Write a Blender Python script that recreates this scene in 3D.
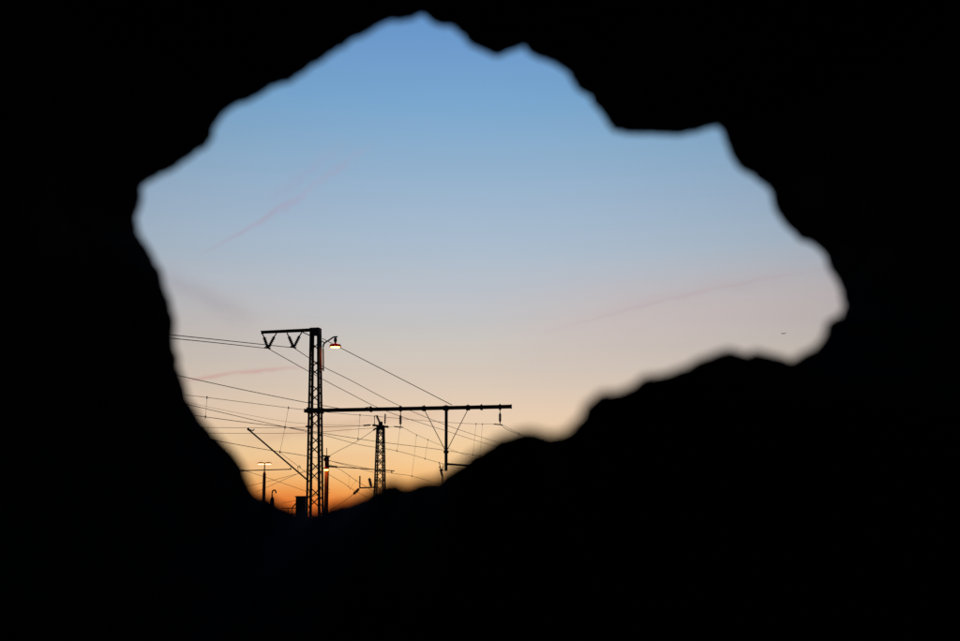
import bpy, math, random
from mathutils import Vector, noise
random.seed(7)
for o in list(bpy.data.objects):
    bpy.data.objects.remove(o)
scene = bpy.context.scene

# ------------------------------------------------------------------ camera
FPX = 960 * 50 / 36.0
PITCH = math.radians(9.14)
EYE = Vector((0, 0, 1.7))
cam_data = bpy.data.cameras.new('camera')
cam_data.lens = 50
cam_data.sensor_width = 36
cam_data.sensor_fit = 'HORIZONTAL'
cam_data.clip_start = 0.05
cam_data.clip_end = 40000
cam_data.dof.use_dof = True
cam_data.dof.focus_distance = 72
cam_data.dof.aperture_fstop = 3.3
cam = bpy.data.objects.new('camera', cam_data)
cam.location = EYE
cam.rotation_euler = (math.radians(90) + PITCH, 0, 0)
scene.collection.objects.link(cam)
scene.camera = cam

FW = Vector((0, math.cos(PITCH), math.sin(PITCH)))
UP = Vector((0, -math.sin(PITCH), math.cos(PITCH)))


def ray(px, py):
    return Vector((1, 0, 0)) * ((px - 480) / FPX) + UP * ((320.5 - py) / FPX) + FW


def P(px, py, Y):
    """the point of the place seen in that direction, Y metres ahead"""
    d = ray(px, py)
    return EYE + d * (Y / d.y)


def proj(p):
    q = p - EYE
    k = FPX / q.dot(FW)
    return 480 + q.x * k, 320.5 - q.dot(UP) * k


# ------------------------------------------------------------------ world: dusk sky, sun below the horizon
world = bpy.data.worlds.new('World')
scene.world = world
world.use_nodes = True
nt = world.node_tree
nt.nodes.clear()
N = nt.nodes.new


def lin(c):
    return tuple((v / 255 / 12.92) if v / 255 <= 0.04045 else ((v / 255 + 0.055) / 1.055) ** 2.4 for v in c)


def link(a, b):
    nt.links.new(a, b)


def math_node(op, a, b=None, c=None, clamp=False):
    n = N('ShaderNodeMath')
    n.operation = op
    n.use_clamp = clamp
    for i, v in enumerate((a, b, c)):
        if v is None:
            continue
        if isinstance(v, (int, float)):
            n.inputs[i].default_value = v
        else:
            link(v, n.inputs[i])
    return n.outputs[0]


tc = N('ShaderNodeTexCoord')
norm = N('ShaderNodeVectorMath')
norm.operation = 'NORMALIZE'
link(tc.outputs['Generated'], norm.inputs[0])
sep = N('ShaderNodeSeparateXYZ')
link(norm.outputs[0], sep.inputs[0])
dx, dy, dz = sep.outputs

# colour by elevation (sine of the angle above the horizon)
ramp = N('ShaderNodeValToRGB')
stops = [  # elevation in photo rows of the centre column -> sRGB
    (560, (120, 48, 22)), (535, (176, 66, 26)), (520, (204, 86, 30)), (505, (232, 116, 44)), (494, (244, 158, 80)),
    (482, (247, 184, 114)), (464, (247, 203, 149)), (442, (241, 207, 164)), (420, (235, 206, 178)),
    (380, (216, 200, 185)), (345, (204, 197, 190)), (320, (195, 194, 196)), (285, (185, 192, 202)), (250, (172, 189, 206)),
    (200, (157, 182, 207)), (150, (139, 175, 206)), (100, (121, 167, 208)), (50, (110, 156, 205)), (10, (101, 148, 202)),
    (-300, (62, 98, 158)), (-1000, (40, 66, 118))]
cr = ramp.color_ramp
while len(cr.elements) < len(stops):
    cr.elements.new(0.5)
for el, (py, col) in zip(cr.elements, stops):
    d = ray(480, py).normalized()
    ang = math.asin(d.z)
    el.position = 0.5 + math.sin(ang) * 0.5
    el.color = (*lin(col), 1)
cr.interpolation = 'LINEAR'
link(math_node('MULTIPLY_ADD', dz, 0.5, 0.5), ramp.inputs[0])

# thin uneven layers of haze
layer_map = N('ShaderNodeMapping')
layer_map.inputs['Scale'].default_value = (5, 5, 46)
link(norm.outputs[0], layer_map.inputs[0])
layer_noise = N('ShaderNodeTexNoise')
layer_noise.inputs['Scale'].default_value = 1.0
layer_noise.inputs['Detail'].default_value = 4
link(layer_map.outputs[0], layer_noise.inputs[0])

sky_col = ramp.outputs[0]


def mix_col(fac, a, b, mode='MIX'):
    m = N('ShaderNodeMix')
    m.data_type = 'RGBA'
    m.blend_type = mode
    if isinstance(fac, (int, float)):
        m.inputs[0].default_value = fac
    else:
        link(fac, m.inputs[0])
    for v, i in ((a, 6), (b, 7)):
        if isinstance(v, tuple):
            m.inputs[i].default_value = (*v, 1)
        else:
            link(v, m.inputs[i])
    return m.outputs[2]


# old vapour trails and wisps, placed by their bearing and height in the sky
gx = math_node('DIVIDE', dx, math_node('MAXIMUM', dy, 0.05))
gz = math_node('DIVIDE', dz, math_node('MAXIMUM', dy, 0.05))
ahead = math_node('GREATER_THAN', dy, 0.3)
wisp_noise = N('ShaderNodeTexNoise')
wisp_noise.inputs['Scale'].default_value = 55
wisp_noise.inputs['Detail'].default_value = 5
wisp_noise.inputs['Roughness'].default_value = 0.6
link(norm.outputs[0], wisp_noise.inputs[0])
wn = wisp_noise.outputs[0]


def trail(base, a, b, width, bow, rgb, strength, ragged, breakup):
    da, db = ray(*a), ray(*b)
    A = Vector((da.x / da.y, da.z / da.y))
    B = Vector((db.x / db.y, db.z / db.y))
    t = B - A
    L = t.length
    t /= L
    n = Vector((-t.y, t.x))
    rx, rz = math_node('SUBTRACT', gx, A.x), math_node('SUBTRACT', gz, A.y)
    s = math_node('DIVIDE', math_node('ADD', math_node('MULTIPLY', rx, t.x), math_node('MULTIPLY', rz, t.y)), L)
    w = math_node('ADD', math_node('MULTIPLY', rx, n.x), math_node('MULTIPLY', rz, n.y))
    hump = math_node('MULTIPLY', math_node('MULTIPLY', s, math_node('SUBTRACT', 1.0, s)), 4 * bow / FPX)
    w = math_node('SUBTRACT', w, hump)
    w = math_node('ADD', w, math_node('MULTIPLY', math_node('SUBTRACT', wn, 0.5), ragged / FPX))
    w = math_node('DIVIDE', w, width / FPX)
    prof = math_node('EXPONENT', math_node('MULTIPLY', math_node('MULTIPLY', w, w), -1.0))
    ends = math_node('MULTIPLY', math_node('MULTIPLY', s, math_node('SUBTRACT', 1.0, s)), 5.0, clamp=True)
    ends = math_node('MAXIMUM', ends, 0.0)
    f = math_node('MULTIPLY', math_node('MULTIPLY', prof, ends), ahead)
    br = math_node('SUBTRACT', 1.0, math_node('MULTIPLY', math_node('SUBTRACT', 1.0, wn), breakup), clamp=True)
    f = math_node('MULTIPLY', math_node('MULTIPLY', f, br), strength, clamp=True)
    return mix_col(f, base, lin(rgb))


sky_col = trail(sky_col, (480, 345), (1000, 285), 44, 6, (206, 186, 182), 0.62, 30, 0.3)     # pink haze to the right
sky_col = trail(sky_col, (20, 300), (340, 352), 34, 0, (200, 185, 180), 0.42, 30, 0.4)         # and to the left
sky_col = trail(sky_col, (168, 384), (312, 367), 2.2, 3.0, (206, 150, 146), 0.72, 5, 0.8)
sky_col = trail(sky_col, (196, 258), (300, 193), 2.4, -2, (176, 160, 180), 0.56, 8, 0.9)
sky_col = trail(sky_col, (250, 228), (375, 140), 4.5, -3, (172, 159, 184), 0.56, 20, 1.0)
sky_col = trail(sky_col, (262, 204), (350, 140), 7, 0, (164, 160, 186), 0.4, 28, 1.1)
sky_col = trail(sky_col, (140, 268), (260, 326), 11, 2, (160, 150, 160), 0.38, 16, 0.6)
sky_col = trail(sky_col, (530, 337), (850, 264), 1.8, 6, (190, 166, 174), 0.4, 7, 0.8)
sky_col = trail(sky_col, (590, 316), (810, 276), 7, 5, (190, 170, 176), 0.34, 18, 0.8)
sky_col = trail(sky_col, (225, 442), (460, 412), 7, 3, (208, 166, 136), 0.5, 16, 0.7)
sky_col = trail(sky_col, (200, 470), (420, 455), 5, 2, (238, 174, 128), 0.3, 12, 0.8)
sky_col = trail(sky_col, (120, 512), (345, 497), 14, 0, (232, 118, 50), 0.5, 16, 0.4)
# the sky dims away from where the sun went down
SUN_AZ = math.radians(-0.8)     # bearing of the set sun, from straight ahead
hl = math_node('SQRT', math_node('ADD', math_node('MULTIPLY', dx, dx), math_node('MULTIPLY', dy, dy)))
cosaz = math_node('DIVIDE', math_node('ADD', math_node('MULTIPLY', dx, math.sin(SUN_AZ)), math_node('MULTIPLY', dy, math.cos(SUN_AZ))), math_node('MAXIMUM', hl, 0.02))
fall = math_node('EXPONENT', math_node('MULTIPLY', math_node('SUBTRACT', 1.0, cosaz), -5.5))
fall = math_node('MULTIPLY_ADD', fall, 0.92, 0.08)
fall = math_node('MULTIPLY', fall, math_node('MULTIPLY_ADD', layer_noise.outputs[0], 0.06, 0.97))
comb = N('ShaderNodeCombineColor')
for i in range(3):
    link(fall, comb.inputs[i])
sky_col = mix_col(1.0, sky_col, comb.outputs[0], 'MULTIPLY')
glow_bg = N('ShaderNodeBackground')
glow_bg.inputs[1].default_value = 0.97
link(sky_col, glow_bg.inputs[0])
nish = N('ShaderNodeTexSky')
nish.sky_type = 'NISHITA'
nish.sun_disc = False
nish.sun_elevation = math.radians(-3)
nish.sun_rotation = SUN_AZ
nish_bg = N('ShaderNodeBackground')
nish_bg.inputs[1].default_value = 0.05
link(nish.outputs[0], nish_bg.inputs[0])
add = N('ShaderNodeAddShader')
link(glow_bg.outputs[0], add.inputs[0])
link(nish_bg.outputs[0], add.inputs[1])
out = N('ShaderNodeOutputWorld')
link(add.outputs[0], out.inputs[0])

vs = scene.view_settings
vs.view_transform = 'Standard'
vs.look = 'None'
vs.exposure = 0
vs.gamma = 1
vs.use_curve_mapping = False
scene.render.engine = 'CYCLES'
scene.cycles.use_denoising = True
scene.cycles.max_bounces = 4
scene.cycles.sample_clamp_indirect = 4


# ------------------------------------------------------------------ materials
def material(name, rgb, rough=0.7, metal=0.0, scale=8, var=0.35, bump=0.0):
    m = bpy.data.materials.new(name)
    m.use_nodes = True
    t = m.node_tree
    b = t.nodes['Principled BSDF']
    b.inputs['Roughness'].default_value = rough
    b.inputs['Metallic'].default_value = metal
    co = t.nodes.new('ShaderNodeTexCoord')
    no = t.nodes.new('ShaderNodeTexNoise')
    no.inputs['Scale'].default_value = scale
    no.inputs['Detail'].default_value = 5
    t.links.new(co.outputs['Object'], no.inputs[0])
    r = t.nodes.new('ShaderNodeValToRGB')
    r.color_ramp.elements[0].position = 0.3
    r.color_ramp.elements[1].position = 0.7
    r.color_ramp.elements[0].color = (*[c * (1 - var) for c in rgb], 1)
    r.color_ramp.elements[1].color = (*[min(1, c * (1 + var)) for c in rgb], 1)
    t.links.new(no.outputs[0], r.inputs[0])
    t.links.new(r.outputs[0], b.inputs['Base Color'])
    if bump:
        bp = t.nodes.new('ShaderNodeBump')
        bp.inputs['Strength'].default_value = bump
        bp.inputs['Distance'].default_value = 0.03
        t.links.new(no.outputs[0], bp.inputs['Height'])
        t.links.new(bp.outputs[0], b.inputs['Normal'])
    return m


def glow(name, rgb, strength):
    m = bpy.data.materials.new(name)
    m.use_nodes = True
    t = m.node_tree
    b = t.nodes['Principled BSDF']
    b.inputs['Base Color'].default_value = (0.8, 0.75, 0.6, 1)
    b.inputs['Emission Color'].default_value = (*rgb, 1)
    b.inputs['Emission Strength'].default_value = strength
    return m


STEEL = material('painted_steel', (0.055, 0.058, 0.055), 0.75, 0.0, 6)
RUST = material('rusty_steel', (0.16, 0.07, 0.045), 0.8, 0.0, 9)
GALV = material('weathered_galvanised_steel', (0.11, 0.11, 0.11), 0.7, 0.0, 12, 0.25)
CERAMIC = material('brown_insulator_glaze', (0.06, 0.03, 0.02), 0.45, 0, 10, 0.2)
WIRE = material('oxidised_copper_wire', (0.03, 0.025, 0.02), 0.8, 0, 20, 0.2)
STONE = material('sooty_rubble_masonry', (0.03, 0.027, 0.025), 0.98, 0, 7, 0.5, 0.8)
PLASTER = material('dark_blocker_plaster', (0.03, 0.028, 0.026), 0.98, 0, 3, 0.4, 0.4)  # near-black so the added room shell bounces little light
GRAVEL = material('dark_gravel', (0.05, 0.045, 0.04), 0.95, 0, 14, 0.5, 0.6)
BALLAST = material('brown_ballast', (0.075, 0.06, 0.05), 0.95, 0, 30, 0.5, 0.8)
RAIL = material('rail_steel', (0.09, 0.06, 0.045), 0.55, 0.6, 10, 0.3)
CABINET = material('dark_grey_cabinet_paint', (0.03, 0.032, 0.032), 0.7, 0, 5, 0.3)
LAMP_RED = material('lamplight_red', (0.34, 0.075, 0.035), 0.7, 0, 9, 0.3)  # red lamp glow put into the base colour
SHADE = material('red_enamel_shade', (0.42, 0.07, 0.035), 0.5, 0, 12, 0.2)
AIRFRAME = material('grey_airframe_paint', (0.03, 0.03, 0.034), 0.4, 0.0, 1, 0.1)
SODIUM = glow('sodium_lamp_glass', (1.0, 0.41, 0.055), 22)
SODIUM_FAR = glow('sodium_lamp_glass_far', (1.0, 0.41, 0.055), 22)
PLATFORM = glow('platform_lamp_glass', (1.0, 0.60, 0.24), 5)
# lamp shades are thin enamel that lets some of the lamp's light through
st = SHADE.node_tree
sb = st.nodes['Principled BSDF']
tr = st.nodes.new('ShaderNodeBsdfTranslucent')
tr.inputs[0].default_value = (0.75, 0.10, 0.04, 1)
mx = st.nodes.new('ShaderNodeMixShader')
mx.inputs[0].default_value = 0.15
st.links.new(sb.outputs[0], mx.inputs[1])
st.links.new(tr.outputs[0], mx.inputs[2])
st.links.new(mx.outputs[0], st.nodes['Material Output'].inputs[0])


# ------------------------------------------------------------------ mesh helpers
class MB:
    def __init__(self):
        self.v, self.f = [], []

    def bar(self, p0, p1, w, h=None, side=None):
        """box beam from p0 to p1, w wide along side, h across"""
        h = w if h is None else h
        d = (p1 - p0).normalized()
        if side is None:
            side = d.cross(Vector((0, 0, 1)))
            if side.length < 1e-3:
                side = Vector((1, 0, 0))
        s = (side - d * side.dot(d)).normalized()
        u = s.cross(d)
        b = len(self.v)
        for p in (p0, p1):
            for i, j in ((-1, -1), (1, -1), (1, 1), (-1, 1)):
                self.v.append(p + s * (i * w / 2) + u * (j * h / 2))
        self.f += [(b, b + 1, b + 2, b + 3), (b + 7, b + 6, b + 5, b + 4)]
        for i in range(4):
            j = (i + 1) % 4
            self.f.append((b + j, b + i, b + 4 + i, b + 4 + j))
        return self

    def tube(self, pts, r, n=6, r1=None):
        b = len(self.v)
        m = len(pts)
        for k, p in enumerate(pts):
            d = (pts[min(k + 1, m - 1)] - pts[max(k - 1, 0)]).normalized()
            s = d.cross(Vector((0, 0, 1)))
            if s.length < 1e-3:
                s = Vector((1, 0, 0))
            s.normalize()
            u = s.cross(d)
            rr = r if r1 is None else r + (r1 - r) * k / (m - 1)
            for i in range(n):
                a = 2 * math.pi * i / n
                self.v.append(p + s * (math.cos(a) * rr) + u * (math.sin(a) * rr))
        for k in range(m - 1):
            for i in range(n):
                j = (i + 1) % n
                self.f.append((b + k * n + i, b + k * n + j, b + k * n + n + j, b + k * n + n + i))
        self.f.append(tuple(b + i for i in reversed(range(n))))
        self.f.append(tuple(b + (m - 1) * n + i for i in range(n)))
        return self

    def lathe(self, p0, p1, prof, n=12):
        """prof: (distance along axis 0..1, radius)"""
        d = p1 - p0
        a = d.normalized()
        s = a.cross(Vector((0, 0, 1)))
        if s.length < 1e-3:
            s = Vector((1, 0, 0))
        s.normalize()
        u = s.cross(a)
        b = len(self.v)
        for t, r in prof:
            for i in range(n):
                g = 2 * math.pi * i / n
                self.v.append(p0 + d * t + s * (math.cos(g) * r) + u * (math.sin(g) * r))
        for k in range(len(prof) - 1):
            for i in range(n):
                j = (i + 1) % n
                self.f.append((b + k * n + i, b + k * n + j, b + k * n + n + j, b + k * n + n + i))
        self.f.append(tuple(b + i for i in reversed(range(n))))
        self.f.append(tuple(b + (len(prof) - 1) * n + i for i in range(n)))
        return self

    def build(self, name, mat, parent=None, smooth=False):
        org = world_of(parent)
        me = bpy.data.meshes.new(name)
        me.from_pydata([tuple(p - org) for p in self.v], [], self.f)
        me.materials.append(mat)
        if smooth:
            for q in me.polygons:
                q.use_smooth = True
        o = bpy.data.objects.new(name, me)
        scene.collection.objects.link(o)
        o.parent = parent
        return o


def world_of(o):
    p = Vector((0, 0, 0))
    while o is not None:
        p += o.location
        o = o.parent
    return p


def tag(o, label=None, cat=None, group=None, kind=None):
    for k, v in (('label', label), ('category', cat), ('group', group), ('kind', kind)):
        if v:
            o[k] = v
    return o


def thing(name, loc, label, cat, group=None):
    o = bpy.data.objects.new(name, None)
    o.location = loc
    o.empty_display_size = 0.3
    scene.collection.objects.link(o)
    return tag(o, label, cat, group)


def insulator(p0, p1, r, sheds, parent, name='insulator'):
    prof = [(0, r * 0.3), (0.06, r * 0.45)]
    for k in range(sheds):
        t = 0.1 + 0.8 * k / sheds
        w = 0.8 / sheds
        prof += [(t, r * 0.5), (t + w * 0.25, r), (t + w * 0.55, r * 0.9), (t + w * 0.75, r * 0.5)]
    prof += [(0.94, r * 0.45), (1, r * 0.3)]
    return MB().lathe(p0, p1, prof, 10).build(name, CERAMIC, parent)


def spline(pts, sub=8):
    q = [pts[0] * 2 - pts[1]] + pts + [pts[-1] * 2 - pts[-2]]
    res = []
    for i in range(1, len(q) - 2):
        a, b, c, d = q[i - 1:i + 3]
        for k in range(sub):
            t = k / sub
            res.append(0.5 * (2 * b + (c - a) * t + (2 * a - 5 * b + 4 * c - d) * t * t + (3 * b - a - 3 * c + d) * t ** 3))
    res.append(pts[-1])
    return res


# ------------------------------------------------------------------ the setting
g = MB()
S = 12000
g.v = [Vector((-S, -S, 0)), Vector((S, -S, 0)), Vector((S, S, 0)), Vector((-S, S, 0))]
g.f = [(0, 1, 2, 3)]
tag(g.build('ground', GRAVEL), kind='structure')

TR = Vector((0.19, 0.982, 0)).normalized()      # the way the tracks run
AC = Vector((TR.y, -TR.x, 0))                   # across the tracks, to the right
MA = P(314.5, 450, 71)
MA.z = 0
for off, nm in ((4.6, 'near'), (9.8, 'mid'), (-4.2, 'far')):
    c0 = MA + AC * off
    a, b = c0 - TR * 55, c0 + TR * 420
    bed = MB()
    bb = len(bed.v)
    for p in (a, b):
        for s, z in ((-2.2, 0.004), (-1.5, 0.3), (1.5, 0.3), (2.2, 0.004)):
            bed.v.append(p + AC * s + Vector((0, 0, z)))
    bed.f = [(0, 1, 5, 4), (1, 2, 6, 5), (2, 3, 7, 6), (0, 3, 2, 1), (4, 5, 6, 7)]
    bo = tag(bed.build('track_bed', BALLAST), kind='structure')
    for s in (-0.75, 0.75):
        r_ = MB()
        o0, o1 = a + AC * s, b + AC * s
        r_.bar(o0 + Vector((0, 0, .32)), o1 + Vector((0, 0, .32)), 0.14, 0.03, AC)
        r_.bar(o0 + Vector((0, 0, .385)), o1 + Vector((0, 0, .385)), 0.02, 0.10, AC)
        r_.bar(o0 + Vector((0, 0, .452)), o1 + Vector((0, 0, .452)), 0.07, 0.035, AC)
        r_.build('rail', RAIL, bo)

# low wooded rise far beyond the yard
hl_ = MB()
NA, ND = 160, 8
for k in range(NA + 1):
    a_ = math.radians(-60 + 120 * k / NA)
    for q in range(ND + 1):
        d_ = 850 + 70 * q
        x_, y_ = math.sin(a_) * d_, math.cos(a_) * d_
        prof = math.sin(math.pi * q / ND)
        z_ = prof * (5.2 + 2.2 * noise.noise(Vector((x_ * .006, y_ * .006, 1))) + 1.2 * noise.noise(Vector((x_ * .05, y_ * .05, 5)))) - 0.3
        hl_.v.append(Vector((x_, y_, z_)))
for k in range(NA):
    for q in range(ND):
        b_ = k * (ND + 1) + q
        hl_.f.append((b_, b_ + 1, b_ + ND + 2, b_ + ND + 1))
tag(hl_.build('hills', GRAVEL), kind='structure')

# ------------------------------------------------------------------ the wall with the broken hole
HOLE = [(135, 233), (135, 218), (137, 205), (138, 194), (142, 183), (150, 177), (157, 173), (168, 167), (180, 160), (192, 152), (202, 145),
        (208, 138), (212, 127), (216, 119), (222, 112), (233, 103), (253, 95), (270, 85), (280, 82), (288, 79), (303, 68), (320, 57), (337, 45),
        (350, 38), (360, 33), (380, 22), (403, 17), (418, 13), (428, 13), (437, 21), (453, 25), (460, 30), (467, 37), (480, 47), (490, 51), (498, 52),
        (510, 48), (523, 43), (533, 52), (550, 58), (567, 68), (580, 85), (593, 97), (600, 106), (607, 115), (615, 126), (625, 130), (640, 131),
        (667, 131), (683, 132), (700, 127), (715, 122), (722, 125), (727, 133), (733, 153), (742, 165), (750, 172), (767, 183), (777, 203), (787, 220),
        (800, 235), (820, 247), (830, 260), (838, 277), (845, 297), (848, 309), (844, 318), (832, 325), (829, 336), (822, 346), (813, 353),
        (797, 362), (780, 365), (768, 361), (757, 357), (747, 359), (727, 356), (707, 361), (687, 370), (672, 377), (653, 380), (637, 388), (617, 396),
        (600, 399), (590, 407), (584, 420), (572, 433), (560, 439), (548, 440), (535, 437), (520, 435), (505, 442), (487, 451), (472, 460),
        (460, 469), (447, 476), (437, 484), (422, 486), (412, 489), (404, 490), (395, 487), (386, 487), (375, 494), (361, 501), (348, 505),
        (338, 508), (330, 510), (322, 515), (310, 516), (297, 515), (285, 511), (277, 507), (267, 501), (257, 497), (251, 491), (247, 483), (237, 463),
        (223, 447), (207, 430), (192, 410), (182, 387), (175, 360), (172, 337), (170, 312), (163, 292), (157, 269), (146, 251)]


def rim_dist(px, py):
    """how far from the eye the narrowest edge lies: the lower right sill sticks inwards"""
    t = max(0.0, min(1.0, (py - 250) / 220)) * max(0.0, min(1.0, (px - 250) / 300))
    return 1.50 - 0.55 * t


INSET_SIGN = 1
hp = spline([Vector((x, y, 0)) for x, y in HOLE + HOLE[:1]], 6)[:-1]
wall = MB()
nseg = len(hp)
ctr = P(480, 290, 1.4)
X0, X1, Z0, Z1 = -3.1, 3.1, 0.0, 3.45
IN_Y, OUT_Y = 0.80, 1.72
rings = []
rim, rough = [], []
for k, h in enumerate(hp):
    a, b = hp[k - 1], hp[(k + 1) % nseg]
    nrm = Vector((-(b - a).y, (b - a).x, 0)).normalized()
    j = noise.noise(Vector((h.x * 0.055, h.y * 0.055, 3))) * 2.2 + noise.noise(Vector((h.x * 0.13, h.y * 0.13, 8))) * 1.9 + noise.noise(Vector((h.x * 0.3, h.y * 0.3, 5))) * 1.2
    rd = rim_dist(h.x, h.y)
    h2 = h + nrm * (j + INSET_SIGN * (FPX * 0.0151 / rd * 0.45 - 2.0))
    rim.append(P(h2.x, h2.y, rim_dist(h.x, h.y)))


def out_edge(p, far):
    """point on the wall's outer rectangle in that direction"""
    d = Vector((p.x - ctr.x, 0, p.z - ctr.z))
    tx = ((X1 if d.x > 0 else X0) - ctr.x) / d.x if abs(d.x) > 1e-6 else 1e9
    tz = ((Z1 if d.z > 0 else Z0) - ctr.z) / d.z if abs(d.z) > 1e-6 else 1e9
    q = ctr + d * min(tx, tz)
    q.y = far
    return q


def bump3(p, f, s):
    return Vector((noise.noise(p * f), noise.noise(p * f + Vector((9, 3, 1))), noise.noise(p * f + Vector((4, 7, 2))))) * s


# from the room side's outer edge in to the narrowest edge
NI = 16
for i in range(NI + 1):
    t = i / NI
    ring = []
    for p in rim:
        rad = Vector((p.x - ctr.x, 0, p.z - ctr.z)).normalized()
        mouth = EYE + (p - EYE) * (IN_Y / p.y) + rad * (0.48 + 0.12 * noise.noise(p * 6))     # lip on the room face
        if t < 0.6:
            u = (t / 0.6) ** 0.6
            q = out_edge(p, IN_Y).lerp(mouth, u)
            if 0 < t:
                q += bump3(q, 5, 0.02) + bump3(q, 14, 0.008)
                q.y = min(q.y, IN_Y + 0.03)
        else:
            u = (t - 0.6) / 0.4
            q = mouth.lerp(p, u)
            if u < 1:
                q += bump3(q, 7, 0.03) * u * (1 - u) * 2 + rad * 0.06 * u * (1 - u)
        ring.append(q)
    rings.append(ring)
for i in range(1, 13):
    t = i / 12
    ring = []
    for p in rim:
        rad = Vector((p.x - ctr.x, 0, p.z - ctr.z)).normalized()
        mouth = EYE + (p - EYE) * (OUT_Y / p.y) + rad * (0.10 + 0.06 * noise.noise(p * 5))
        if t <= 0.4:
            q = p.lerp(mouth, t / 0.4)
            q += (bump3(q, 8, 0.02) + rad * 0.02) * (t / 0.4)
        else:
            u = ((t - 0.4) / 0.6) ** 1.7
            q = mouth.lerp(out_edge(p, OUT_Y), u)
            if u < 1:
                q += bump3(q, 5, 0.02)
        ring.append(q)
    rings.append(ring)
for r_ in rings:
    wall.v += r_
R_ = len(rings)
for i in range(R_):
    i2 = (i + 1) % R_
    for k in range(nseg):
        k2 = (k + 1) % nseg
        wall.f.append((i * nseg + k, i * nseg + k2, i2 * nseg + k2, i2 * nseg + k))
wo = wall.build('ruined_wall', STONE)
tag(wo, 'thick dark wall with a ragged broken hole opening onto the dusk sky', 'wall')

# unseen room shell, added to keep skylight off the wall's near face
def slab(name, lo, hi):
    m = MB()
    m.bar(Vector(((lo[0] + hi[0]) / 2, lo[1], (lo[2] + hi[2]) / 2)), Vector(((lo[0] + hi[0]) / 2, hi[1], (lo[2] + hi[2]) / 2)),
          hi[0] - lo[0], hi[2] - lo[2], Vector((1, 0, 0)))
    return tag(m.build(name, PLASTER), kind='structure')


slab('blocker_floor', (-3.35, -4.2, -0.2), (3.35, 1.68, 0.02))
slab('blocker_ceiling', (-3.4, -4.3, 3.4), (3.4, 1.70, 3.7))
slab('blocker_left', (-3.36, -4.2, -0.1), (-3.0, 1.69, 3.42))
slab('blocker_right', (3.0, -4.2, -0.1), (3.36, 1.69, 3.42))
slab('blocker_back', (-3.2, -4.4, -0.1), (3.2, -4.1, 3.42))

Zv = Vector((0, 0, 1))


# ------------------------------------------------------------------ lattice masts
def lattice_mast(root, base, top_z, w_base, w_top, leg, brace, panels, single, ax=AC, ay=TR):
    """four angle legs tied by crossed bars on every face"""
    def corner(i, j, z):
        w = w_base + (w_top - w_base) * z / top_z
        return base + ax * (i * w / 2) + ay * (j * w / 2) + Zv * z
    for i in (-1, 1):
        for j in (-1, 1):
            m = MB()
            p0, p1 = corner(i, j, 0.0), corner(i, j, top_z)
            m.bar(p0, p1, leg, leg * 0.16, ax)
            m.bar(p0 + ax * (i * leg * 0.45), p1 + ax * (i * leg * 0.45), leg * 0.16, leg, ax)
            m.build('leg', STEEL, root)
    zs = [0.25 + (top_z - 0.45) * (k / panels) for k in range(panels + 1)]
    lat = MB()
    for k in range(panels):
        z0, z1 = zs[k], zs[k + 1]
        for (a, b) in (((-1, -1), (1, -1)), ((1, -1), (1, 1)), ((1, 1), (-1, 1)), ((-1, 1), (-1, -1))):
            out_ = (ax * (a[0] + b[0]) + ay * (a[1] + b[1])).normalized()
            for flip in (0, 1):
                p0 = corner(*(a if not flip else b), z0)
                p1 = corner(*(b if not flip else a), z1)
                o_ = out_ * (0.012 if flip else -0.004)
                m = MB() if single else lat
                m.bar(p0 + o_, p1 + o_, brace, 0.012, out_.cross((p1 - p0).normalized()))
                if single:
                    m.build('brace', STEEL, root)
    if not single:
        tag(lat.build('lattice', STEEL, root), kind='stuff')
    fo = MB()
    fo.bar(base + Zv * 0.005, base + Zv * 0.35, w_base + 0.5, w_base + 0.5, ax)
    fo.build('footing', BALLAST, root)


def z_at(py, Y):
    return P(480, py, Y).z


# ---- the main mast
LEAN = -0.016            # tilt added so the mast's outline lines up in the image
zb = z_at(410.6, 71)
top_z = z_at(328.6, 71)
mastA = thing('lattice_mast', MA, 'tallest lattice steel mast with a cross arm at its head and a long boom', 'mast')
def flat_mast(root, base, h, w0, w1, d0, d1, leg, pitch):
    """two lattice-sided uprights tied by crossed bars"""
    def c(i, j, z):
        t = z / h
        return base + AC * (LEAN * (z - zb) + i * (w0 + (w1 - w0) * t) / 2) + TR * (j * (d0 + (d1 - d0) * t) / 2) + Zv * z
    for i in (-1, 1):
        for j in (-1, 1):
            m = MB()
            p0, p1 = c(i, j, 0), c(i, j, h)
            m.bar(p0, p1, leg, leg * 0.18, AC)
            m.bar(p0 + AC * (i * leg * 0.4) - TR * j * leg * .5, p1 + AC * (i * leg * 0.4) - TR * j * leg * .5, leg * 0.18, leg, AC)
            m.build('leg', STEEL, root)
        z, k = 0.5, 0
        while z < h - 0.5:                                     # lacing of each upright
            a_, b_ = (-1, 1) if k % 2 else (1, -1)
            m = MB()
            p0, p1 = c(i, a_, z), c(i, b_, z + 0.42)
            m.bar(p0 + AC * i * .03, p1 + AC * i * .03, 0.05, 0.012, AC.cross((p1 - p0).normalized()))
            m.build('lacing_bar', STEEL, root)
            z += 0.42
            k += 1
    z, k = 0.8, 0
    while z < h - 0.9:
        j = -0.35 if k % 2 else 0.35
        w = (w0 + (w1 - w0) * z / h)
        for f_ in (-1, 1):
            p0, p1 = c(-f_, j, z), c(f_, j, z + w * 0.95)
            m = MB()
            o_ = TR * (0.008 * f_)
            m.bar(p0 + o_, p1 + o_, 0.055, 0.012, TR.cross((p1 - p0).normalized()))
            m.build('brace', STEEL, root)
        z += pitch * (0.72 if k % 2 else 1.28)
        k += 1
    MB().bar(base + Zv * 0.005, base + Zv * 0.35, w0 + 0.8, d0 + 0.5, AC).build('footing', BALLAST, root)


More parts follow.
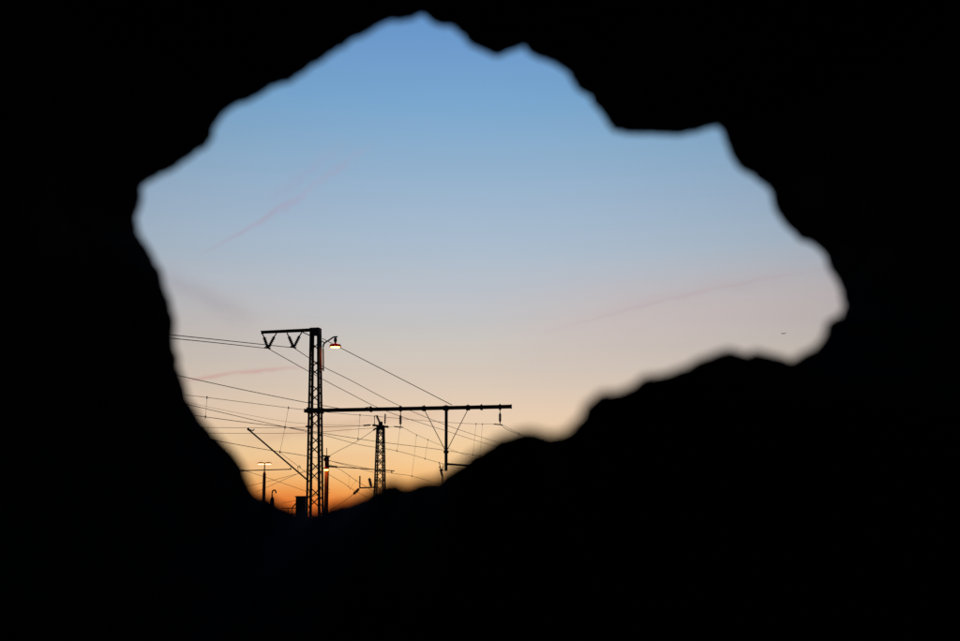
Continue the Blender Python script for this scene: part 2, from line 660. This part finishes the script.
flat_mast(mastA, MA, top_z - 0.02, 0.74, 0.40, 0.74, 0.46, 0.118, 0.70)
m = MB()
m.bar(MA + Zv * (top_z - 0.36) + AC * LEAN * 4.2, MA + Zv * (top_z + 0.02) + AC * LEAN * 4.4, 0.50, 0.54, AC)
m.build('head_plate', STEEL, mastA)


def along(px, z, lo, hi):
    """distance along the cross axis where a level line at z is seen at column px"""
    for _ in range(50):
        c = (lo + hi) / 2
        if proj(MA + AC * c + Zv * z)[0] < px:
            lo = c
        else:
            hi = c
    return (lo + hi) / 2


# cross arm at the head, with two V strings
za = top_z - 0.06
x0 = along(262, za, -8, 0)
m = MB()
A0, A1 = MA + AC * x0 + Zv * (za - 0.05), MA + AC * 0.18 + Zv * za
for dzz in (-0.075, 0.075):
    m.bar(A0 + Zv * dzz * .85, A1 + Zv * dzz, 0.12, 0.025, TR)
m.bar(A0, A1, 0.04, 0.12, TR)
m.bar(A0 - AC * 0.03 - Zv * 0.02, A0 + AC * 0.02 - Zv * 0.01, 0.14, 0.19, TR)
m.build('cross_arm', STEEL, mastA)
m = MB()
m.bar(MA + AC * along(302, za, -8, 0) + Zv * (za - 0.1), MA - AC * 0.26 + Zv * (za - 0.36), 0.05, 0.05)
m.build('knee_brace', STEEL, mastA)
V_ENDS = []
for xa, xm, xb in ((262.8, 268, 276.3), (287.3, 293.7, 301.4)):
    ta = MA + AC * along(xa, za, -8, 0) + Zv * (za - 0.12)
    tb = MA + AC * along(xb, za, -8, 0) + Zv * (za - 0.11)
    low = MA + AC * along(xm, za - .9, -8, 0) + Zv * (za - 0.95)
    V_ENDS.append(low)
    for t_, o_ in ((ta, -1), (tb, 1)):
        q = t_.lerp(low, 0.2)
        MB().tube([t_ + Zv * 0.05, t_ - Zv * .05, q], 0.035, 5).build('hanger', STEEL, mastA)
        insulator(q, t_.lerp(low, 0.97), 0.10, 6, mastA)
    m = MB()
    m.bar(low - TR * 0.22 - AC * 0.1 + Zv * 0.03, low + TR * 0.22 + AC * 0.05 + Zv * 0.03, 0.09, 0.06)
    m.build('clamp', STEEL, mastA)

# the long boom
zb = z_at(410.6, 71)
L1 = along(511, zb, 0, 25)
B0, B1 = MA + AC * (-0.62) + Zv * zb, MA + AC * L1 + Zv * (zb + 0.02)
m = MB()
m.bar(B0 + Zv * 0.08, B1 + Zv * 0.08, 0.17, 0.03, TR)
m.bar(B0 - Zv * 0.08, B1 - Zv * 0.08, 0.17, 0.03, TR)
m.bar(B0, B1, 0.05, 0.14, TR)
m.bar(B1 - AC * 0.02, B1 + AC * 0.03, 0.2, 0.22, TR)
boom = m.build('boom', STEEL, mastA)


def onboom(px):
    return MA + AC * along(px, zb, -2, 25) + Zv * zb


for px in (371, 400.5, 424, 446, 468, 481.5, 500):
    c = onboom(px)
    w = {446: 0.24, 468: 0.18, 424: .16}.get(px, 0.1)
    m = MB()
    m.bar(c - AC * w / 2, c + AC * w / 2, 0.22, 0.26, TR)
    m.bar(c + Zv * 0.12, c + Zv * 0.18, 0.05, 0.05)
    m.build('clamp', STEEL, boom)
# collar where the boom passes the mast
m = MB()
for s in (-1, 1):
    m.bar(MA - AC * 0.36 + TR * s * 0.36 + Zv * zb, MA + AC * 0.36 + TR * s * 0.36 + Zv * zb, 0.06, 0.20, TR)
for s in (-1, 1):
    m.bar(MA + AC * s * 0.3 - TR * 0.33 + Zv * zb, MA + AC * s * 0.3 + TR * 0.33 + Zv * zb, 0.16, 0.30, AC)
m.build('collar', STEEL, mastA)
# tie rod from the mast to the boom
MB().tube([MA + AC * 0.3 + Zv * z_at(338.5, 71), onboom(452) + Zv * 0.16], 0.019, 5).build('tie_rod', WIRE, mastA)
# hanging post of the boom with stays and steady arm
post_top = onboom(446.3) - Zv * 0.13
Yp = post_top.y
post_end = P(446.8, 471, Yp)
post_end.x, post_end.y = post_top.x, post_top.y
m = MB()
for s in (-1, 1):
    m.bar(post_top + AC * s * .042, post_end + AC * s * .042, 0.062, 0.10, AC)
for k in range(9):
    pk = post_top.lerp(post_end, (k + .3) / 9)
    m.bar(pk - Zv * .05, pk + Zv * .05, 0.06, 0.05, AC)
hp_ = m.build('drop_post', GALV, mastA)
ring_z = P(446, 452, Yp).z
rc = Vector((post_top.x, post_top.y, ring_z))
m = MB()
m.bar(rc - Zv * 0.06, rc + Zv * 0.06, 0.23, 0.2, AC)
m.build('clamp', STEEL, hp_)
for px in (425, 467.5):
    MB().tube([onboom(px) - Zv * 0.13, rc], 0.02, 5).build('stay', WIRE, mastA)
sa = P(447, 464, Yp)
sa2 = sa + AC * 1.5 - Zv * 0.13
MB().tube([sa, sa2], 0.05, 8).build('steady_arm', STEEL, hp_)
# string insulators under the boom
HANG = {}
for px, py in ((400.6, 427), (500, 424.5)):
    t_ = onboom(px) - Zv * 0.13
    e_ = P(px, py, t_.y)
    e_.x, e_.y = t_.x, t_.y
    q0, q1 = t_.lerp(e_, 0.22), t_.lerp(e_, 0.86)
    MB().tube([t_, q0], 0.022, 5).build('hanger', STEEL, mastA)
    insulator(q0, q1, 0.085, 6, mastA)
    m = MB()
    m.tube([q1, e_], 0.022, 5)
    m.bar(e_ - TR * 0.3 - AC * 0.25, e_ + TR * 0.3 + AC * 0.05, 0.06, 0.05)
    m.build('clamp', STEEL, mastA)
    HANG[px] = e_
# slanting cantilever tube low on the mast, left
s0 = P(308.5, 481, MA.y - 0.2)
s1 = P(249, 430, MA.y - 1.6)
m = MB()
m.tube([s0, s1], 0.042, 8)
m.tube([s1, s1 + (s1 - s0).normalized() * 0.12 + AC * 0.02], 0.065, 8)
can = m.build('cantilever_tube', STEEL, mastA)
MB().tube([s1 + Zv * .02, s1 + AC * 0.22 - Zv * .04, s1 + AC * 0.3 + Zv * .04], 0.03, 5).build('hook', STEEL, can)
k_ = s0.lerp(s1, 0.17)
MB().tube([k_, k_ + Zv * 0.28 - AC * 0.05, k_ + Zv * 0.36 + AC * 0.06, k_ + Zv * 0.2 + AC * .1], 0.022, 5).build('bracket', STEEL, can)
# small side insulator at the mast
i0 = P(309.5, 426.5, MA.y - 0.4)
m = MB()
m.bar(i0 - AC * 0.2, i0 + AC * 0.2, 0.08, 0.1, TR)
m.build('wire_bracket', STEEL, mastA)


# ---- lamp on the mast head
lp = P(335.3, 345.2, MA.y - 0.25)               # centre of the shade
lamp = thing('mast_lamp', lp + Zv * 0, 'lit red-shaded lamp on a curved bracket high on the tallest mast', 'lamp')
base_ = P(323.4, 371, MA.y - 0.2)
up_ = P(323.3, 346, MA.y - 0.2)
arm = spline([base_, base_.lerp(up_, 0.6), up_, P(325, 342.8, MA.y - .22), P(329, 340.2, MA.y - .23), P(333.5, 337.2, MA.y - .25), P(337.6, 336.8, MA.y - .25)], 6)
MB().tube(arm, 0.042, 6).build('bracket_pipe', GALV, lamp)
m = MB()
m.tube([P(320.2, 340.3, MA.y - .2), P(324.2, 342.6, MA.y - .2)], 0.03, 5)
MB().bar(P(319.5, 369, MA.y - .2), P(324, 369, MA.y - .2), 0.06, 0.06).build('lower_bracket', GALV, lamp)
m.build('upper_bracket', GALV, lamp)
h0 = P(335.6, 337, MA.y - .25)
h0.x = lp.x
MB().lathe(h0, Vector((lp.x, lp.y, lp.z + 0.06)), [(0, 0.035), (0.15, 0.05), (0.25, 0.085), (0.6, 0.085), (0.75, 0.05), (1, 0.05)], 12).build('socket', STEEL, lamp, True)
MB().lathe(lp + Zv * 0.09, lp - Zv * 0.11, [(0, 0.05), (0.12, 0.16), (0.3, 0.29), (0.62, 0.31), (1.0, 0.312), (1.0, 0.30), (0.62, 0.298), (0.34, 0.27), (0.2, 0.14), (0.16, 0.02)], 20).build('lamp_shade', SHADE, lamp, True)
MB().lathe(lp + Zv * 0.0, lp - Zv * 0.135, [(0, 0.16), (0.7, 0.25), (0.88, 0.22), (0.96, 0.12), (1, 0.02)], 16).build('bulb_glass', SODIUM, lamp, True)

# added strip on the mast, its red colour standing in for lamplight
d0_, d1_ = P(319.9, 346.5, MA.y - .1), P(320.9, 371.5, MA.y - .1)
MB().bar(d0_, d1_, 0.16, 0.05, TR).build('lamplight_strip', LAMP_RED, mastA)

# ---- second lattice mast
YB = 108
MBs = P(380.2, 460, YB)
MBs.z = 0
tzB = z_at(426, YB)
mastB = thing('lattice_mast', MBs, 'smaller lattice mast with insulators, standing below the long boom', 'mast')
wB = 0.92
lattice_mast(mastB, MBs, tzB, 0.92, 0.46, 0.11, 0.065, 13, False)
m = MB()
m.bar(P(372.5, 425.2, YB), P(388.5, 427, YB), 0.4, 0.15, TR)
m.bar(MBs + Zv * (tzB - 0.3), MBs + Zv * (tzB + 0.05), 0.56, 0.56, AC)
m.bar(MBs + Zv * tzB, MBs + Zv * (tzB + 0.35), 0.28, 0.28, AC)
m.build('head_plate', STEEL, mastB)
MB().tube([P(374.6, 425, YB), P(374.4, 416, YB), P(377.6, 415.6, YB), P(377.8, 417, YB)], 0.045, 6).build('loop_bracket', STEEL, mastB)
insulator(P(376.6, 415.8, YB), P(380.4, 424, YB), 0.11, 5, mastB)
insulator(P(385.3, 413.5, YB), P(384.9, 424.5, YB), 0.08, 5, mastB, 'post_insulator')
insulator(P(371, 425, YB), P(362.8, 425.6, YB), 0.085, 6, mastB)
insulator(P(376, 428.2, YB), P(373, 430.6, YB), 0.10, 3, mastB)
m = MB()
m.tube([P(359.4, 488, YB - .3), P(378, 487.2, YB - .3)], 0.06, 6)
ca = m.build('cantilever', STEEL, mastB)
m = MB()
m.bar(P(359.9, 476, YB - .3), P(359.8, 488, YB - .3), 0.10, 0.10)
m.build('upright', RUST, ca)
insulator(P(369.2, 478, YB - .3), P(371.3, 487, YB - .3), 0.16, 5, ca)
m = MB()
m.bar(P(375.2, 477.5, YB - .3), P(375.2, 487.5, YB - .3), 0.10, 0.10)
m.build('upright', STEEL, ca)
insulator(P(359.3, 488.6, YB - .3), P(353.2, 494.5, YB - .3), 0.15, 4, ca)

# ---- slim mast behind the main one, with cantilever and its own lamp
YC = 118
MC = P(327.0, 460, YC)
MC.z = 0
mastC = thing('slim_mast', MC, 'slim lamplit mast with a level cantilever, half hidden by the tallest mast', 'mast')
tzC = z_at(456, YC)
m = MB()
for s in (-1, 1):
    m.bar(MC + TR * s * 0.19 + Zv * 0.004, MC + TR * s * 0.17 + Zv * tzC, 0.27, 0.03, AC)
m.bar(MC + Zv * 0.004, MC + Zv * tzC, 0.03, 0.32, AC)
m.build('post', LAMP_RED, mastC)  # the lamp's orange glow is painted into the post's colour
m = MB()
m.bar(P(322.5, 456, YC), P(330, 456.6, YC), 0.4, 0.14, TR)
m.bar(P(324, 459.5, YC), P(328.5, 459.5, YC), 0.4, 0.3, TR)
m.build('head_plate', STEEL, mastC)
MB().tube([P(326.8, 456, YC), P(326.6, 448, YC)], 0.035, 5).build('spike', STEEL, mastC)
insulator(P(328, 466.3, YC - .3), P(338, 467.0, YC - .3), 0.12, 6, mastC)
m = MB()
m.tube([P(337.5, 466.9, YC - .3), P(394.5, 471, YC - .3)], 0.045, 6)
m.tube([P(391.5, 470.9, YC - .3), P(392, 473.3, YC - .3)], 0.05, 5)
m.build('cantilever_tube', STEEL, mastC)
lc = P(326.2, 468.8, YC - 0.65)
lampC = thing('mast_lamp', lc, 'glowing orange lamp on the slim mast behind the tallest mast', 'lamp')
MB().lathe(lc + Zv * 0.16, lc - Zv * 0.06, [(0, 0.06), (0.2, 0.17), (0.6, 0.25), (1, 0.26), (1, 0.245), (0.6, 0.23), (0.4, 0.1)], 16).build('lamp_shade', SHADE, lampC, True)
MB().lathe(lc + Zv * 0.0, lc - Zv * 0.16, [(0, 0.15), (0.6, 0.2), (0.85, 0.14), (1, 0.03)], 14).build('bulb_glass', SODIUM_FAR, lampC, True)
MB().tube([lc + Zv * 0.14, lc + Zv * 0.24 + TR * 0.15, MC + Zv * (lc.z + 0.22) - TR * .2], 0.03, 5).build('bracket_pipe', GALV, lampC)

# ---- twin-headed platform lamp
YT = 100
tb_ = P(264.6, 466, YT)
tb_.z = 0
tl = thing('platform_lamp', tb_, 'twin-headed lit lamp post standing left of the slanting tube', 'lamp post')
zt, zm = z_at(463.8, YT), z_at(471.5, YT)
MB().lathe(tb_ + Zv * 0.004, tb_ + Zv * zm, [(0, 0.17), (0.05, 0.15), (0.97, 0.115), (1, 0.06)], 12).build('post', LAMP_RED, tl, True)  # reddish lamp sheen painted into the post's colour
MB().tube([tb_ + Zv * (zm - .02), tb_ + Zv * zt], 0.045, 8).build('stem', GALV, tl)
m = MB()
m.tube([P(258.5, 463.2, YT), P(270.8, 463.2, YT)], 0.03, 6)
m.build('cross_bar', RUST, tl)
for px in (260.9, 268.2):
    c = P(px, 463.6, YT)
    hd = MB()
    hd.bar(c - AC * 0.24 + Zv * 0.02, c + AC * 0.24 + Zv * 0.02, 0.22, 0.08, TR)
    hd.bar(c - AC * 0.15 + Zv * 0.07, c + AC * 0.15 + Zv * 0.07, 0.16, 0.05, TR)
    ho = hd.build('lamp_head', SHADE, tl)
    m = MB()
    m.bar(c - AC * 0.2 - Zv * 0.045, c + AC * 0.2 - Zv * 0.045, 0.17, 0.05, TR)
    m.build('lamp_glass', PLATFORM, ho)

# ---- crook-topped post
YK = 78
kb = P(272.2, 500, YK)
kb.z = 0
kp = thing('crook_post', kb, 'short dark post ending in a hooked crook, beside the twin-headed lamp', 'post')
m = MB()
m.lathe(kb + Zv * 0.004, kb + Zv * z_at(497, YK), [(0, 0.14), (0.9, 0.125), (0.97, 0.11), (1, 0.05)], 10)
m.build('post', CABINET, kp)
z1 = z_at(497, YK)
hk = [kb + Zv * (z1 - 0.05), P(272.1, 493.5, YK), P(272.7, 491, YK), P(274.2, 490.2, YK), P(275.6, 491, YK), P(275.9, 493.3, YK)]
MB().tube(spline(hk, 5), 0.042, 7).build('crook', CABINET, kp)

# ---- upright box signal at the foot of the main mast
YS = 68
sbp = P(301.3, 506, YS)
sbp.z = 0
sg = thing('signal_box', sbp, 'dark upright rectangular box on a post at the left foot of the tallest mast', 'signal')
zt = z_at(497.2, YS)
m = MB()
m.bar(sbp + Zv * (zt - 1.35), sbp + Zv * zt, 0.50, 0.30, AC)
bx_ = m.build('housing', CABINET, sg)
m = MB()
m.bar(sbp + Zv * zt - TR * .02, sbp + Zv * (zt + 0.05) - TR * .02, 0.56, 0.40, AC)
m.build('cap', CABINET, bx_)
m = MB()
m.bar(sbp + Zv * (zt - 0.75) - AC * .22 - TR * .17, sbp + Zv * (zt - 0.75) + AC * .22 - TR * .17, 0.9, 0.02, Zv)
m.build('door', CABINET, bx_)
MB().lathe(sbp + Zv * 0.004, sbp + Zv * (zt - 1.33), [(0, 0.2), (0.05, 0.2), (0.06, 0.08), (1, 0.08)], 10).build('post', GALV, sg)
m = MB()
m.tube([P(282.5, 508.3, YS), P(297, 508.2, YS)], 0.022, 5)
m.tube([P(292, 508, YS), P(296.5, 503, YS)], 0.03, 5)
m.tube([P(288.5, 508, YS), P(288.5, 514, YS)], 0.02, 5)
m.tube([P(292, 508, YS), P(292, 514, YS)], 0.02, 5)
m.tube([P(282.5, 514.3, YS), P(297, 514.2, YS)], 0.03, 5)
m.build('service_rail', STEEL, sg)

# ---- mast at the left edge of the hole with a level tube arm
YD = 96
db_ = P(226, 480, YD)
db_.z = 0
md = thing('arm_mast', db_, 'level thin tube arm reaching from a mast at the left rim of the hole', 'mast')
MB().bar(db_ + Zv * 0.004, db_ + Zv * z_at(462, YD), 0.2, 0.2, AC).build('post', STEEL, md)
m = MB()
m.tube([P(226, 471.2, YD), P(291.5, 469.3, YD)], 0.04, 6)
m.tube([P(290.5, 469.3, YD), P(290.7, 467.4, YD)], 0.035, 5)
m.build('tube_arm', STEEL, md)
insulator(P(239, 470.8, YD), P(246, 470.6, YD), 0.075, 3, md)

# ---- mast head showing over the sill right of the second mast
YE = 92
eb = P(442.5, 480, YE)
eb.z = 0
me_ = thing('insulator_mast', eb, 'mast head of crooked small insulators just above the sill under the drop post', 'mast')
MB().bar(eb + Zv * 0.004, eb + Zv * z_at(476, YE), 0.07, 0.07, AC).build('post', STEEL, me_)
m = MB()
m.tube([P(442.5, 480, YE), P(441.8, 472, YE), P(440, 466, YE), P(439.2, 462, YE)], 0.03, 6)
m.tube([P(441.5, 471, YE), P(443.4, 466.5, YE), P(443, 464.5, YE)], 0.03, 6)
m.tube([P(439.5, 469.5, YE), P(443.8, 470.5, YE)], 0.045, 6)
m.tube([P(438.8, 467, YE), P(441.5, 468.5, YE)], 0.035, 6)
m.build('bracket', STEEL, me_)
insulator(P(440.6, 470, YE), P(442.6, 476.5, YE), 0.11, 3, me_)


# ------------------------------------------------------------------ wires
def wire_pts(lst, sub=8):
    pts = [P(*q) if not isinstance(q, Vector) else q for q in lst]
    # wires that leave the view run on to their next support
    res = spline(pts, sub)
    if not isinstance(lst[0], Vector) and lst[0][0] < 205:
        d = (pts[0] - pts[1]).normalized()
        for k, fz in ((6, 0.75), (8, 0.4), (25, 0.05)):
            res.insert(0, res[0] + Vector((d.x, d.y, d.z * fz)) * k)
    if not isinstance(lst[-1], Vector) and lst[-1][0] > 455:
        d = (pts[-1] - pts[-2]).normalized()
        for k, fz in ((15, 0.6), (30, 0.3), (90, 0.05)):
            res.append(res[-1] + Vector((d.x, d.y, d.z * fz)) * k)
    return res


def single(name, lst, r, label, cat='wire', group=None, kink=None):
    if kink is None:
        pts = wire_pts(lst)
    else:
        pts = wire_pts(lst[:kink + 1])[:-1] + wire_pts(lst[kink:])
    mid = Vector(pts[0])
    o = MB().tube(pts, r, 5).build(name, WIRE)
    return tag(o, label, cat, group)


F1, F2 = V_ENDS
single('feeder_wire', [(150, 336.2, 55), (172, 338.3, 58), (220, 343.2, 64.5), F1, (309, 371.6, 78), (345, 391, 86), (388, 411.8, 97), (444, 430.3, 116), (494, 446, 140), (560, 464, 180)], 0.019,
       'upper feeder wire hung from the left V of insulators', group='feeder wires on the cross arm', kink=3)
single('feeder_wire', [(150, 332.2, 52), (172, 334.9, 55.5), (230, 341, 63), F2, (322, 366, 78), (350, 380, 84), (400, 406, 96), (450, 426.5, 116), (502, 443.5, 140), (560, 460, 180)], 0.019,
       'upper feeder wire hung from the right V of insulators', group='feeder wires on the cross arm', kink=3)
single('anchor_wire', [(168, 373.5, 50), (180, 376, 52), (244, 390, 60), (310, 403.2, 66), (350, 409.5, 69.3), onboom(371) + Zv * 0.16], 0.016,
       'thin sloping wire ending on the boom just right of the tallest mast')


def overhead_line(label, messenger, contact, droppers, rm=0.009, rc_=0.011):
    a = wire_pts(messenger)
    root = thing('overhead_line', (a[0].x, a[0].y, 0), label, 'overhead line', 'overhead lines across the yard')
    MB().tube(a, rm, 5).build('messenger_wire', WIRE, root)
    if contact:
        MB().tube(wire_pts(contact), rc_, 5).build('contact_wire', WIRE, root)
    for (x0, y0, x1, y1, Y) in droppers:
        p0, p1 = P(x0, y0, Y), P(x1, y1, Y)
        m = MB()
        m.tube([p0, p1], 0.0055, 4)
        for q in (p0, p1):
            m.bar(q - Zv * 0.05, q + Zv * 0.05, 0.035, 0.035)
        m.build('dropper', WIRE, root)
    return root


h5, h4 = HANG[500], HANG[400.6]
overhead_line('overhead line carried by the insulator at the free end of the boom',
              [(165, 392.5, 45), (185, 395, 48), (207, 397.5, 49), (250, 403, 51.5), (306, 410, 55), (340, 413.5, 58), (374, 416.2, 61), (423, 420.6, 65), (470, 423.7, 68), h5, (512, 430.2, 74), (527, 436.5, 80), (560, 448, 95)],
              [(165, 411, 43), (196, 415.6, 44.5), (258, 424, 48), (285, 427, 50), (310, 431, 52), (340, 436, 55), (380, 442, 59), (440, 449.6, 65), (473, 455, 68.5), (520, 463, 74)],
              [(207, 397.5, 205.5, 416.9, 49), (288.5, 407.8, 285, 427, 53), (360, 415.2, 358, 438.8, 58.5), (476, 424, 473, 455, 68.5), (482.5, 424.3, 480, 456.2, 69), (519, 433.4, 517, 462.4, 76)])
overhead_line('overhead line carried by the insulator at the middle of the boom',
              [(190, 433.2, 62), (210, 433.2, 62.5), (260, 433.4, 64), (308, 432.9, 66), (345, 430, 68), (385, 427.4, 69.6), h4, (417, 435, 74), (440, 445, 80), (465, 455, 90)],
              [(175, 401.5, 45), (189, 404.8, 46), (225, 413.3, 50), (258, 421, 53), (308, 432, 58), (327, 436, 60), (361, 445, 65), (397, 451, 70), (440, 463, 76), (480, 474, 84)],
              [(400, 428, 397, 451, 70), (428, 439.8, 425, 458.8, 76)])
overhead_line('lowest overhead line sagging from the left rim past both lattice masts',
              [(180, 400.5, 84), (191, 403.2, 85), (239, 413.2, 90), (283, 421.2, 96), (306, 423.6, 99), (335, 425, 103), P(363, 425.6, YB)],
              [(200, 437, 43), (216, 440.6, 45), (268, 450, 50), (306, 456, 54), (340, 463, 60), (375, 470, 66), (394, 473.6, 69), (412, 476.2, 72), (432, 482, 80), (460, 491, 95)],
              [(285, 427.6, 280, 452, 52), (416.5, 435.4, 412, 476.2, 72.5)])
single('cross_span_wire', [(195, 427.7, 106), (210, 427.6, 106), (260, 427.8, 107), (308, 427.3, 108), (340, 426.6, 108), P(363, 425.7, YB)], 0.017,
       'level span wire running left from the second lattice mast')
single('stay_wire', [P(373, 430.6, YB), P(357, 441.3, 111), P(340, 450, 114.5), P(329.5, 455.8, YC - .1)], 0.018,
       'stay wire rising from the slim mast to the second lattice mast')
single('stay_wire', [(279, 452.2, 90), (292, 461.5, 91), (304.5, 471.3, 92), (330, 490, 94)], 0.013, 'short thin wire dropping behind the slanting tube to the tallest mast')
single('stay_wire', [(235, 489.7, 88), (243, 487.3, 89), (272, 480.5, 92), (302, 472.7, 96), (322, 467.5, 99)], 0.013, 'faint wire climbing rightwards behind the twin-headed lamp, upper of two')
single('stay_wire', [(256, 492, 88), (264, 488.6, 89), (279, 482, 91), (293, 475.8, 93), (320, 464, 97)], 0.013, 'faint wire climbing rightwards behind the twin-headed lamp, lower of two')
single('stay_wire', [(236, 468, 80), (256, 474.2, 83), (280, 482.2, 87), (304.5, 490.8, 90), (320, 496.5, 93)], 0.013, 'faint wire falling rightwards under the slanting tube')
single('stay_wire', [(327, 459.8, 100), (343, 464.6, 103), (358, 468.4, 106), (374, 472.5, 107.5)], 0.016, 'wire falling from the slim mast towards the second mast above its cantilever')
overhead_line('far overhead line falling behind the cantilever of the slim mast',
              [(327, 463.5, 106), (340, 469.5, 109), (349, 475.6, 111), (357, 481.2, 113), (375, 492, 117), (390, 499, 121)],
              [(327, 473.5, 100), (335, 478.2, 102), (344, 483.5, 104), (356, 491.5, 107), (375, 501, 112)],
              [(349.5, 476, 348.5, 486.5, 106), (356, 480.5, 350, 489, 108)], 0.016, 0.015)
single('stay_wire', [P(353.2, 494.5, YB - .3), P(346, 500, 104), P(338, 505.5, 100), P(330, 510, 97)], 0.017, 'stay wire falling left from the lowest insulator of the second mast')
single('stay_wire', [(283, 503, 84), (296, 500.5, 86), (312, 496.5, 88), (330, 492.3, 91)], 0.012, 'faint low wire behind the dark upright box')
single('stay_wire', [h5 + Zv * .02, P(507, 429.5, 71), P(518, 434.2, 74), P(535, 441.5, 80)], 0.013, 'short second wire falling right from the insulator at the tip of the boom')

# ------------------------------------------------------------------ aeroplane far off over the right sill
YA = 9000
ac = P(783.5, 333.5, YA)
pl = thing('aeroplane', ac, 'tiny grey aeroplane in the sky above the right sill', 'aeroplane')
hd_ = Vector((-0.93, 0.36, 0.04)).normalized()
sd_ = hd_.cross(Zv).normalized()
MB().lathe(ac - hd_ * 17, ac + hd_ * 17, [(0, 0.3), (0.15, 1.4), (0.3, 2.1), (0.88, 2.1), (0.96, 1.4), (1, 0.3)], 12).build('fuselage', AIRFRAME, pl, True)
for s in (-1, 1):
    m = MB()
    r0, r1 = ac + hd_ * 3.5 - Zv * 0.8, ac - hd_ * 3 - Zv * 0.8
    t0, t1 = ac + sd_ * s * 17 - hd_ * 5.5 + Zv * 1.0, ac + sd_ * s * 17 - hd_ * 7.2 + Zv * 1.0
    up2 = Zv * 0.35
    m.v = [r0 - up2, r1 - up2, t1 - up2 * .4, t0 - up2 * .4, r0 + up2, r1 + up2, t1 + up2 * .4, t0 + up2 * .4]
    m.f = [(0, 1, 2, 3), (7, 6, 5, 4), (0, 3, 7, 4), (1, 5, 6, 2), (3, 2, 6, 7), (0, 4, 5, 1)]
    m.build('wing', AIRFRAME, pl)
    m = MB()
    e0 = ac + sd_ * s * 5.8 - Zv * 1.9
    m.lathe(e0 - hd_ * 1.5, e0 + hd_ * 3.2, [(0, 0.6), (0.4, 1.1), (0.9, 1.1), (1, 0.9)], 10)
    m.build('engine', AIRFRAME, pl, True)
    m = MB()
    m.bar(ac - hd_ * 14.5 + Zv * .6, ac - hd_ * 16 + sd_ * s * 6 + Zv * .9, 2.2, 0.25, hd_)
    m.build('tailplane', AIRFRAME, pl)
m = MB()
m.bar(ac - hd_ * 13.5 + Zv * 1.2, ac - hd_ * 16.5 + Zv * 7, 3.0, 0.3, hd_)
m.build('fin', AIRFRAME, pl)
